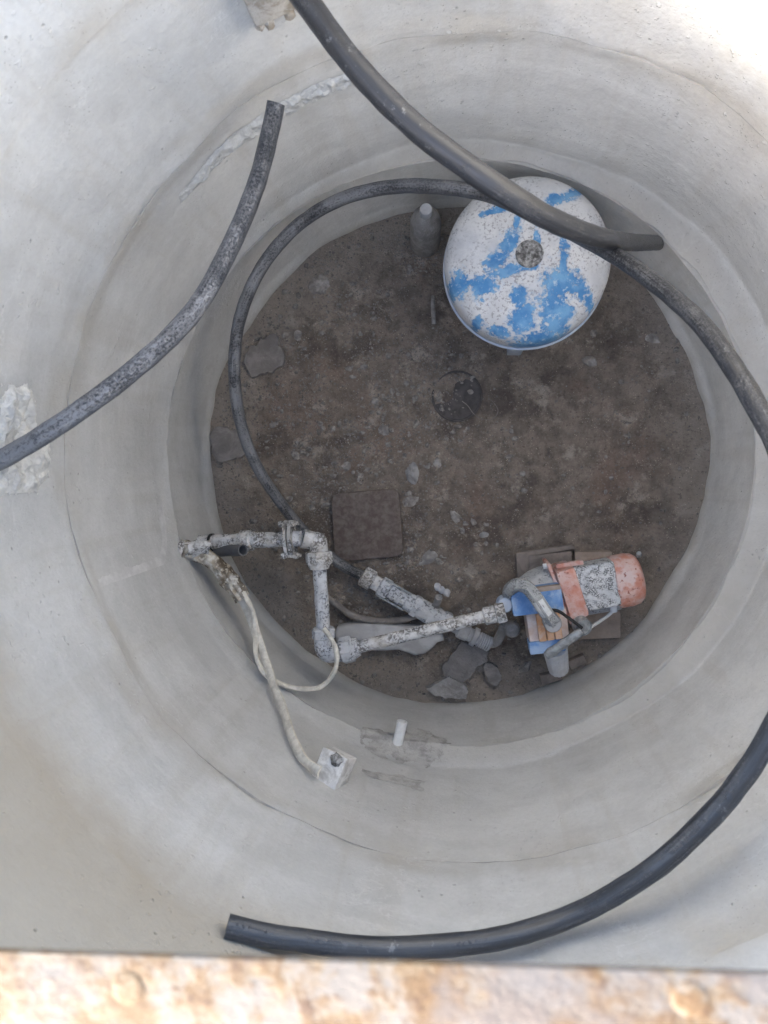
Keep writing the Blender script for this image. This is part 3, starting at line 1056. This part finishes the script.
# ------------------------------------------------------------------ hose end fitting on the floor
def build_fitting():
    A, B_, C, Dd, E_ = PZ(362, 575, 0.05), PZ(384, 589, 0.05), PZ(412, 604, 0.05), PZ(434, 616, 0.045), PZ(446, 622, 0.04)
    t = empty('hose_fitting', Vector((A.x, A.y, 0)), 'mottled compression fitting with clamps where the silty hose ends on the floor', 'fitting')
    d = (C - A).normalized()
    b = MB()
    b.tube([A, A + d * 0.004, A + d * 0.034, A + d * 0.038], [0.024, 0.030, 0.030, 0.024], 8)
    b.tube([A + d * 0.038, A + d * 0.060], [0.022, 0.022], 16)
    b.build('nut', m_pipe, t)
    b = MB()
    b.tube([A + d * 0.058, A + d * 0.062, A + d * 0.088, A + d * 0.092], [0.024, 0.030, 0.030, 0.024], 8)
    b.build('nut', m_pipe_clean, t)
    b = MB()
    b.tube([A + d * 0.090, C], [0.022, 0.022], 18)
    for q in (0.10, 0.125, 0.15):
        b.tube([A + d * (q - 0.006), A + d * (q - 0.004), A + d * (q + 0.004), A + d * (q + 0.006)], [0.021, 0.0255, 0.0255, 0.021], 18)
    b.tube([C - d * 0.02, C, C + d * 0.01], [0.026, 0.028, 0.024], 18)
    b.build('sleeve', m_pipe_clean, t)
    s = Vector((-d.y, d.x, 0))
    for k in (-1, 1):
        b = MB()
        b.box(A.lerp(C, 0.66) + s * k * 0.026 + Vector((0, 0, 0.012)), (0.085, 0.005, 0.01), math.atan2(d.y, d.x), 0.001)
        b.build('clamp', m_steel, t)
    d2 = (E_ - C).normalized()
    b = MB()
    b.tube([C, C + d2 * 0.006, Dd + d2 * 0.01, E_ + d2 * 0.012], [0.022, 0.029, 0.029, 0.022], 16, True, ripple=0.005)
    b.hexnut(C + d2 * 0.002, C + d2 * 0.022, 0.033)
    b.hexnut(E_ - d2 * 0.012, E_ + d2 * 0.010, 0.032)
    b.box(Dd + Vector((0, 0, 0.004)), (0.034, 0.046, 0.05), math.atan2(d2.y, d2.x), 0.006)
    b.build('valve_body', m_pipe_clean, t, 40)
    h0 = PZ(436, 606, 0.05)
    h1 = PZ(439, 597, 0.085)
    b = MB()
    b.cyl(h0, h1, 0.011, None, 14)
    b.build('stem', m_silt, t)
    b = MB()
    hp = PZ(442, 590, 0.095)
    for i in range(3):
        b.stone(hp + Vector(((i - 1) * 0.013, -(i - 1) * 0.008, 0)), (0.012, 0.012, 0.008), 0.4, i + 11, 2, 0.3)
    b.build('handle', m_silt_pale, t, 50)
    # threaded nipple beyond the pipe
    N0, N1 = PZ(458, 629, 0.06), PZ(491, 645, 0.06)
    dn = (N1 - N0).normalized()
    L = (N1 - N0).length
    b = MB()
    b.tube([E_, N0 + dn * 0.006], 0.017, 16)
    prof = [(0, 0.019), (0.004, 0.0235), (L * 0.3, 0.0235), (L * 0.32, 0.020), (L * 0.42, 0.020), (L * 0.44, 0.0275), (L * 0.56, 0.0275), (L * 0.58, 0.020)]
    for i in range(6):
        f = 0.62 + i * 0.06
        prof += [(L * f, 0.020), (L * (f + 0.015), 0.0225), (L * (f + 0.04), 0.0225)]
    prof += [(L, 0.018)]
    b.lathe(N0, dn, prof, 22)
    b.build('nipple', m_silt_pale, t, 35)
    b = MB()
    b.tube(spline([N1 - dn * 0.01, PZ(496, 642, 0.065), PZ(501, 634, 0.085), PZ(505, 624, 0.105)], 8), 0.0135, 14)
    b.build('bend', m_silt, t, 60)
    b = MB()
    c = PZ(512, 629, 0.11)
    b.lathe(c - Vector((0, 0, 0.02)), Vector((0, 0, 1)), [(0, 0.016), (0.006, 0.022), (0.03, 0.022), (0.037, 0.017), (0.039, 0)], 24)
    b.build('knob', m_silt, t)


build_fitting()

b = MB()
b.tube(spline([PZ(327, 597, 0.012), PZ(335, 603, 0.02), PZ(348, 613, 0.024), PZ(364, 619, 0.024), PZ(385, 621, 0.026), PZ(405, 619, 0.03), PZ(424, 613, 0.035)], 8), 0.0098, 14, True, ripple=0.001)
tag(b.build('thin_hose', m_flake, smooth=50), 'thin grey curved hose lying above the pale flattened container', 'hose')

# pale flattened container under the pipe
pts = [(334, 634), (337, 627), (345, 625), (362, 624), (380, 624.5), (398, 626), (414, 627), (428, 628), (437, 631), (443, 634), (444, 641), (437, 643), (433, 648),
       (425, 654), (415, 656), (407, 653), (398, 650), (388, 651), (376, 650), (360, 649), (345, 648), (337, 645)]
b = MB()
b.plate([PZ(x, y, 0.035) for x, y in pts], 0.045, 0.012, z0=-0.004)
tag(b.build('flattened_container', m_silt_pale, smooth=60), 'pale grey flattened container lying beneath the mottled pipe near the pump', 'container')

# ------------------------------------------------------------------ pump
def build_pump():
    ang = math.radians(11)
    u = Vector((math.cos(ang), math.sin(ang), 0))
    v = Vector((-math.sin(ang), math.cos(ang), 0))
    Z = Vector((0, 0, 1))
    c0 = PZ(590, 588, 0.125)
    t = empty('water_pump', Vector((c0.x, c0.y, 0.03)), 'electric water pump with red end cover, speckled white motor and blue controller', 'pump')
    # motor barrel
    m0, m1 = PZ(572, 592, 0.125), PZ(616, 583, 0.125)
    b = MB()
    b.tube([m0, m1], 0.062, 40)
    for k in range(28):
        a = 2 * PI * k / 28
        o = v * math.cos(a) + Z * math.sin(a)
        q = Quaternion(u, 0)
        mid = (m0 + m1) / 2 + o * 0.064
        rot = Matrix((u, o.cross(u), o)).transposed().to_quaternion()
        b.box(mid, ((m1 - m0).length * 0.96, 0.003, 0.012), 0, 0, rot)
    b.build('motor', m_casing, t, 30)
    b = MB()
    tc = PZ(596, 587, 0.19)
    tc.z = 0.155
    b.box(tc, (0.116, 0.122, 0.082), ang, 0.009, None, 0.97, 3)
    cov = b.build('terminal_cover', m_speck, t, 40)
    # fan cover
    f0, f1 = PZ(612, 582.5, 0.13), PZ(641, 577, 0.13)
    ax = (f1 - f0).normalized()
    L = (f1 - f0).length
    b = MB()
    b.lathe(f0, ax, [(0, 0.068), (0.004, 0.0715), (L * 0.55, 0.0715), (L * 0.78, 0.068), (L * 0.92, 0.059), (L * 0.98, 0.048), (L, 0.03), (L, 0)], 44)
    b.build('fan_cover', m_red, t, 40)
    b = MB()
    b.hexnut(PZ(639, 556, 0.15), PZ(639, 553, 0.16), 0.007)
    b.build('bolt', m_steel, t)
    # flange
    g0 = PZ(564, 590, 0.125)
    b = MB()
    b.box(g0 + u * 0.012, (0.052, 0.136, 0.16), ang + 0.12, 0.012)
    b.box(g0 - u * 0.018 + v * 0.004, (0.010, 0.172, 0.13), ang + 0.18, 0.004)
    fl = b.build('flange', m_red, t)
    b = MB()
    a0, a1 = PZ(556, 566, 0.16), PZ(583, 562, 0.16)
    b.box((a0 + a1) / 2, ((a1 - a0).length, 0.012, 0.02), math.atan2((a1 - a0).y, (a1 - a0).x), 0.003)
    b.build('bracket', m_red, t)
    for px, py in ((546, 566), (577, 611)):
        b = MB()
        p = PZ(px, py, 0.17)
        b.hexnut(p - u * 0.008, p + u * 0.008, 0.008)
        b.build('bolt', m_white, t)
    # pump casing, tapering to the inlet
    k0 = PZ(556, 590, 0.12)
    k1 = PZ(512, 601, 0.12)
    ak = (k1 - k0).normalized()
    Lk = (k1 - k0).length
    b = MB()
    b.lathe(k0, ak, [(0, 0.074), (Lk * 0.25, 0.073), (Lk * 0.5, 0.068), (Lk * 0.72, 0.056), (Lk * 0.9, 0.04), (Lk, 0.026), (Lk * 1.02, 0)], 40)
    b.build('casing', m_casing, t, 40)
    b = MB()
    for s_ in (-1, 1):
        b.box(Vector((c0.x, c0.y, 0.045)) + v * 0.045 * s_, (0.11, 0.03, 0.06), ang, 0.004)
    b.build('foot', m_red, t)
    # controller
    a8 = math.radians(8)
    bc = PZ(537, 601, 0.24)
    b = MB()
    b.box(Vector((bc.x, bc.y, 0.215)), (0.130, 0.066, 0.06), a8, 0.006)
    ctl = b.build('controller', m_blue, t)
    b = MB()
    q = PZ(548, 588, 0.235)
    b.box(q, (0.062, 0.012, 0.022), a8, 0.002)
    b.build('label_strip', m_brick, ctl)
    b = MB()
    q = PZ(505, 605, 0.225)
    b.lathe(q - Z * 0.045, Z, [(0, 0.018), (0.01, 0.022), (0.04, 0.022), (0.048, 0.018), (0.05, 0)], 24)
    b.build('knob', m_paleblue, t)
    # orange body below the controller
    oc = PZ(548, 627, 0.215)
    b = MB()
    b.box(Vector((oc.x, oc.y, 0.16)), (0.104, 0.092, 0.11), a8, 0.006)
    ob = b.build('regulator', m_pinkwhite, t)
    b = MB()
    for i in range(3):
        e = PZ(541 + i * 8, 627 - i * 1.2, 0.222)
        b.box(e, (0.019, 0.074, 0.018), a8, 0.003)
    b.build('ribbed_face', m_orange, ob)
    b = MB()
    e = PZ(546, 644, 0.19)
    b.box(e, (0.092, 0.034, 0.06), a8, 0.004)
    e2 = PZ(533, 641, 0.185)
    b.box(e2, (0.02, 0.02, 0.05), a8, 0.003)
    b.build('base_plate', m_blue, ob)
    # braided hose over the top
    b = MB()
    pts = spline([PZ(508, 597, 0.19), PZ(510, 590, 0.24), PZ(517, 585, 0.275), PZ(527, 587, 0.295), PZ(536, 597, 0.30), PZ(544, 609, 0.295), PZ(551, 619, 0.28), PZ(554, 625, 0.25)], 10)
    b.tube(pts, 0.0155, 18, True, ripple=0.0012)
    for q in range(5):
        off = 2 * PI * q / 5
        rl = []
        for i_, p_ in enumerate(pts):
            tg = (pts[min(i_ + 1, len(pts) - 1)] - pts[max(i_ - 1, 0)]).normalized()
            sx = tg.cross(Z).normalized()
            sy = sx.cross(tg)
            rl.append(p_ + (sx * math.cos(off) + sy * math.sin(off)) * 0.0152)
        b.tube(rl, 0.0032, 8)
    br = b.build('braided_hose', m_braid, t, 60)
    b = MB()
    e = PZ(553, 624, 0.275)
    b.lathe(e - Z * 0.05, Z, [(0, 0.022), (0.045, 0.023), (0.053, 0.020), (0.056, 0.012), (0.056, 0)], 26)
    b.build('end_fitting', m_silt_pale, br)
    b = MB()
    i0 = 42
    b.tube([pts[i0], pts[i0 + 6], pts[i0 + 12]], 0.0163, 18)
    b.build('sleeve_band', m_white, br, 60)
    # gauge
    gd = (Z * 1.0 + v * -0.25 + u * 0.2).normalized()
    gp = PZ(584, 628, 0.225)
    b = MB()
    b.lathe(gp - gd * 0.03, gd, [(0, 0.018), (0.004, 0.0235), (0.026, 0.0235), (0.030, 0.022), (0.030, 0.0195), (0.027, 0.019), (0.027, 0)], 30)
    b.build('gauge', m_steel, t)
    # grey strap from gauge down to the filter
    s0, s1 = PZ(582, 631, 0.245), PZ(546, 656, 0.225)
    b = MB()
    b.tube([s0.lerp(s1, i / 8) for i in range(9)], [0.009, 0.012, 0.013, 0.012, 0.013, 0.012, 0.013, 0.014, 0.010], 12, True, ripple=0.002, squash=0.7)
    b.build('lever', m_steel, t, 50)
    # ribbed filter bowl
    w0, w1 = PZ(555, 648, 0.17), PZ(559, 671, 0.12)
    aw = (w1 - w0).normalized()
    Lw = (w1 - w0).length
    b = MB()
    b.lathe(w0, aw, [(0, 0.033), (Lw * 0.9, 0.028), (Lw * 0.97, 0.025), (Lw, 0.02), (Lw, 0)], 36)
    for i, vv in enumerate(b.bm.verts):
        r = vv.co - w0
        ra = r - aw * r.dot(aw)
        if (i % 3) == 0:
            vv.co -= ra * 0.05
    b.build('filter_bowl', m_bowl, t, 25)
    # cables
    b = MB()
    b.tube(spline([PZ(548, 610, 0.26), PZ(558, 611, 0.268), PZ(570, 619, 0.25), PZ(582, 628, 0.24)], 8), 0.0042, 10)
    b.build('cable', m_black, t, 60)
    b = MB()
    b.tube(spline([PZ(612, 612, 0.165), PZ(606, 617, 0.15), PZ(594, 625, 0.14), PZ(580, 634, 0.15), PZ(570, 640, 0.16)], 8), 0.0046, 10)
    b.build('cable', m_white, t, 60)
    b = MB()
    b.cyl(PZ(613, 605, 0.165), PZ(614, 612, 0.165), 0.0115, 0.009, 16)
    b.build('gland', m_bowl, t)


build_pump()

# tiles under the pump
for pts, h, mt, lab in (
        ([(575, 552), (612, 552), (613, 575), (575, 576)], 0.03, m_brick, 'brown tile edge showing behind the speckled motor'),
        ([(583, 612), (621, 609), (621, 638), (576, 640)], 0.03, m_brick, 'brown tile in front of the red end cover'),
        ([(529, 556), (572, 551), (572, 575), (529, 582)], 0.026, m_brick2, 'darker brown tile behind the pump casing')):
    b = MB()
    b.plate([PZ(x, y, h) for x, y in pts], h + 0.012, 0.003, z0=-0.012)
    tag(b.build('tile', mt), lab, 'tile', 'tiles laid under the pump')
b = MB()
b.plate([PZ(x, y, 0.02) for x, y in ((516, 553), (530, 551), (572, 545), (576, 549), (530, 556), (528, 584), (518, 590))], 0.032, 0.003, z0=-0.012)
tag(b.build('board', m_brick2), 'dark brown board edge framing the tiles by the pump', 'board')
for pts, lab in (([(540, 676), (560, 672), (563, 680), (542, 686)], 'dark brick piece below the pale filter bowl'),
                 ([(568, 662), (584, 655), (588, 663), (571, 671)], 'dark brick piece right of the pale filter bowl')):
    b = MB()
    b.plate([PZ(x, y, 0.025) for x, y in pts], 0.035, 0.004, z0=-0.012)
    tag(b.build('brick_piece', m_brick2), lab, 'brick', 'brick pieces by the filter bowl')

# ------------------------------------------------------------------ things on the floor
def rounded(c, pts, r=0.25):
    out = []
    n = len(pts)
    for i in range(n):
        p, a, d = pts[i], pts[i - 1], pts[(i + 1) % n]
        s0 = p.lerp(a, r)
        s1 = p.lerp(d, r)
        for k in range(5):
            f = k / 4
            out.append(s0.lerp(p, f).lerp(p.lerp(s1, f), f))
    return out


sq = rounded(None, [PZ(x, y, 0.012) for x, y in ((331, 494), (399, 488), (404, 556), (335, 562))], 0.14)
b = MB()
b.plate(sq, 0.032, 0.005, z0=-0.012)
tag(b.build('square_plate', m_rustplate, smooth=40), 'square rusty brown plate with rounded corners lying on the floor', 'plate')

c = PZ(457, 396, 0.006)
b = MB()
b.lathe(Vector((c.x, c.y, floor_h(c.x, c.y) - 0.01)), Vector((0, 0, 1)),
        [(0, 0.073), (0.013, 0.073), (0.0145, 0.071), (0.0145, 0.068), (0.010, 0.066), (0.0105, 0.03), (0.011, 0)], 48)
tag(b.build('round_lid', m_lid), 'dark round lid set in the middle of the earth floor', 'lid')

b = MB()
b.tube(spline([PZ(462, 401, 0.03), PZ(468, 406, 0.028), PZ(474, 414, 0.03), PZ(483, 419, 0.022), PZ(493, 419, 0.02), PZ(498, 411, 0.022), PZ(494, 403, 0.03), PZ(488, 398, 0.026)], 8), 0.0012, 8)
tag(b.build('wire', m_wire, smooth=60), 'thin bent wire loop beside the dark round lid', 'wire')

b = MB()
b.tube(spline([PZ(433, 296, 0.015), PZ(433, 308, 0.018), PZ(434, 324, 0.012)], 5), 0.0065, 10, True, ripple=0.001)
tag(b.build('rod', m_stone, smooth=50), 'short grey rod half buried below the upright bottle', 'rod')


def blobpoly(px, py, rx, ry, seed, n=26, rough=0.3, z=0.01):
    out = []
    for k in range(n):
        a = 2 * PI * k / n
        q = 1 + rough * noise.noise(Vector((math.cos(a) * 1.4, math.sin(a) * 1.4, seed * 3.7))) + rough * 0.4 * noise.noise(Vector((math.cos(a) * 4, math.sin(a) * 4, seed)))
        out.append(PZ(px + rx * q * math.cos(a), py - ry * q * math.sin(a), z))
    return out


flakes = [
    (blobpoly(263, 357, 19, 20, 1, 30, 0.5), 0.012, 'grey plaster flake on the floor inside the hose loop, upper left'),
    (blobpoly(228, 443, 17, 20, 2, 30, 0.4), 0.012, 'grey plaster flake half hidden under the hose at the left wall'),
    ([PZ(x, y, 0.01) for x, y in ((462, 641), (489, 651), (487, 661), (476, 668), (471, 676), (463, 682), (445, 677), (441, 668), (452, 654))], 0.012, 'large broken grey flake under the threaded nipple'),
    ([PZ(x, y, 0.012) for x, y in ((484, 663), (491, 663), (498, 668), (502, 679), (497, 686), (489, 682), (483, 670))], 0.014, 'narrow pale flake alone below the knob of the fitting'),
    ([PZ(x, y, 0.015) for x, y in ((426, 688), (437, 683), (448, 676), (462, 682), (468, 690), (466, 698), (448, 698), (432, 694))], 0.022, 'pale jagged flake at the floor edge, lowest of the floor'),
]
def jag(pts, seed, amp=0.0035, n=6):
    """broken outline between the corner points"""
    out = []
    for i, p in enumerate(pts):
        q = pts[(i + 1) % len(pts)]
        d = (q - p)
        s_ = Vector((-d.y, d.x, 0)).normalized()
        for k in range(n):
            t = k / n
            c_ = p.lerp(q, t)
            out.append(c_ + s_ * amp * (noise.noise(c_ * 70 + Vector((seed, 0, 0))) + 0.7 * noise.noise(c_ * 190 + Vector((0, seed, 0)))))
    return out


for i, (pts, h, lab) in enumerate(flakes):
    b = MB()
    b.plate(jag(pts, i, 0.0045 if i > 1 else 0.003, 6 if i > 1 else 2), h + 0.006, 0.0008, z0=-0.004)
    tag(b.build('plaster_flake', m_flake if i < 4 else m_silt, smooth=25), lab, 'flake', 'plaster flakes fallen on the floor')

stones = [
    (413, 475, 7, 13, 'pointed pale stone above right of the square plate'),
    (411, 501, 9, 6, 'rough stone by the upper right corner of the square plate'),
    (428, 559, 12, 7, 'pale flat stone right of the square plate'),
    (383, 430, 5, 7, 'small oblong stone midway between lid and hose'),
    (297, 334, 6, 5, 'small pale stone near the upper left flake'),
    (437, 463, 6, 5, 'small lump to the right of the pointed stone'),
    (455, 516, 7, 5, 'grey lump on the bare earth right of the plate'),
    (484, 535, 3.5, 5, 'little whitish pebble above the dark board'),
    (590, 361, 8, 6, 'flat stone on the floor below right of the tank'),
    (653, 338, 8, 5, 'pale chip close to the right wall under the hose'),
    (346, 466, 6, 5, 'brownish stone above the square plate'),
    (318, 285, 13, 10, 'broad grey crust lump near the top left wall'),
    (441, 592, 6, 4, 'stone tucked beside the valve handle'),
    (526, 668, 9, 5, 'small dark rubble piece left of the filter bowl'),
    (317, 680, 5, 4, 'chip of stone below the elbow near the wall'),
]
for i, (px, py, rx, ry, lab) in enumerate(stones):
    if i in (12, 14):
        continue
    p = PZ(px, py, 0.005)
    p.z = floor_h(p.x, p.y) - 0.07 * min(rx, ry) * H / F
    k = H / F
    b = MB()
    b.stone(p, (rx * k, ry * k, min(rx, ry) * k * 0.6), 0.3 * i if 0 < i else 0.0, i + 1, 3, 0.45)
    tag(b.build('stone', m_stone if i not in (0, 2, 7) else m_silt, smooth=30), lab, 'stone', 'stones lying on the earth floor')


def build_gravel():
    """loose grit nobody could count"""
    base = bmesh.new()
    bmesh.ops.create_icosphere(base, subdivisions=1, radius=1.0)
    vs = [v.co.copy() for v in base.verts]
    fs = [[v.index for v in f.verts] for f in base.faces]
    base.free()
    V, Fc = [], []
    rnd = random.Random(3)
    n = 0
    while n < 14400:
        a = rnd.uniform(0, 2 * PI)
        r = 0.715 * math.sqrt(rnd.random())
        x, y = r * math.cos(a), r * math.sin(a)
        dens = 0.16 + 0.84 * sstep(0.12, -0.18, x + 0.22 * noise.noise(Vector((x * 4, y * 4, 0))))
        dens *= 0.35 + 0.9 * sstep(-0.25, 0.25, fbm((x, y, 9), 5.0, 3))
        if rnd.random() > dens:
            continue
        s = 0.0011 + 0.0030 * rnd.random() ** 3.5 + (0.006 * rnd.random() if rnd.random() < 0.025 else 0)
        if n > 14200:          # bigger chips, thickest in the middle and by the pipes
            if math.hypot(x + 0.10, y + 0.10) > 0.42 and rnd.random() < 0.7:
                continue
            s = rnd.uniform(0.005, 0.0105)
        z = floor_h(x, y) + s * 0.2
        i0 = len(V)
        q = Quaternion((rnd.random(), rnd.random(), rnd.random()), rnd.uniform(0, 6))
        sx, sy, sz = s * rnd.uniform(0.7, 1.5), s * rnd.uniform(0.7, 1.3), s * rnd.uniform(0.5, 0.9)
        for v in vs:
            w = q @ v
            w = w * rnd.uniform(0.75, 1.1)
            V.append((x + w.x * sx, y + w.y * sy, z + w.z * sz))
        for f in fs:
            Fc.append([i0 + k for k in f])
        n += 1
    me = bpy.data.meshes.new('gravel')
    me.from_pydata(V, [], Fc)
    me.materials.append(m_gravel)
    o = bpy.data.objects.new('gravel', me)
    COL.objects.link(o)
    tag(o, 'loose grit and gravel grains over the dark earth floor', 'gravel', kind='stuff')


build_gravel()

# ------------------------------------------------------------------ light
w = bpy.data.worlds.new('World')
sc.world = w
w.use_nodes = True
nt = w.node_tree
bg = nt.nodes['Background']
sky = nt.nodes.new('ShaderNodeTexSky')
sky.sky_type = 'NISHITA'
sky.sun_disc = False
EL = math.radians(24.7)
sd = Vector((-0.68, -0.73, 0)).normalized() * math.cos(EL) + Vector((0, 0, math.sin(EL)))
sky.sun_elevation = EL
sky.sun_rotation = math.atan2(sd.x, sd.y)
sky.air_density = 1.0
sky.dust_density = 2.5
sky.ozone_density = 1.0
nt.links.new(sky.outputs[0], bg.inputs[0])
bg.inputs[1].default_value = 0.15

L = bpy.data.lights.new('sun', 'SUN')
L.energy = 4.0
L.angle = math.radians(13)         # hazy sun
L.color = (1.0, 0.95, 0.87)
lo = bpy.data.objects.new('sun', L)
COL.objects.link(lo)
lo.rotation_euler = (-sd).to_track_quat('-Z', 'Y').to_euler()
lo.location = (0, -3, 6)

# ------------------------------------------------------------------ camera
cam = bpy.data.cameras.new('camera')
cam.sensor_fit = 'VERTICAL'
cam.sensor_height = 36.0
cam.lens = 36.0 * F / 1024.0
cam.clip_start = 0.01
cam.clip_end = 2000
cam.dof.use_dof = True
cam.dof.focus_distance = 1.9
cam.dof.aperture_fstop = 5.8
co = bpy.data.objects.new('camera', cam)
COL.objects.link(co)
mm = M.to_4x4()
mm.translation = Vector((0, 0, H))
co.matrix_world = mm
sc.camera = co

sc.view_settings.view_transform = 'Standard'
sc.view_settings.look = 'None'
sc.view_settings.exposure = 0
sc.view_settings.gamma = 1
sc.cycles.film_exposure = 6.6      # the phone exposed for the shaded well
sc.cycles.max_bounces = 10
sc.cycles.diffuse_bounces = 8
sc.cycles.use_denoising = True
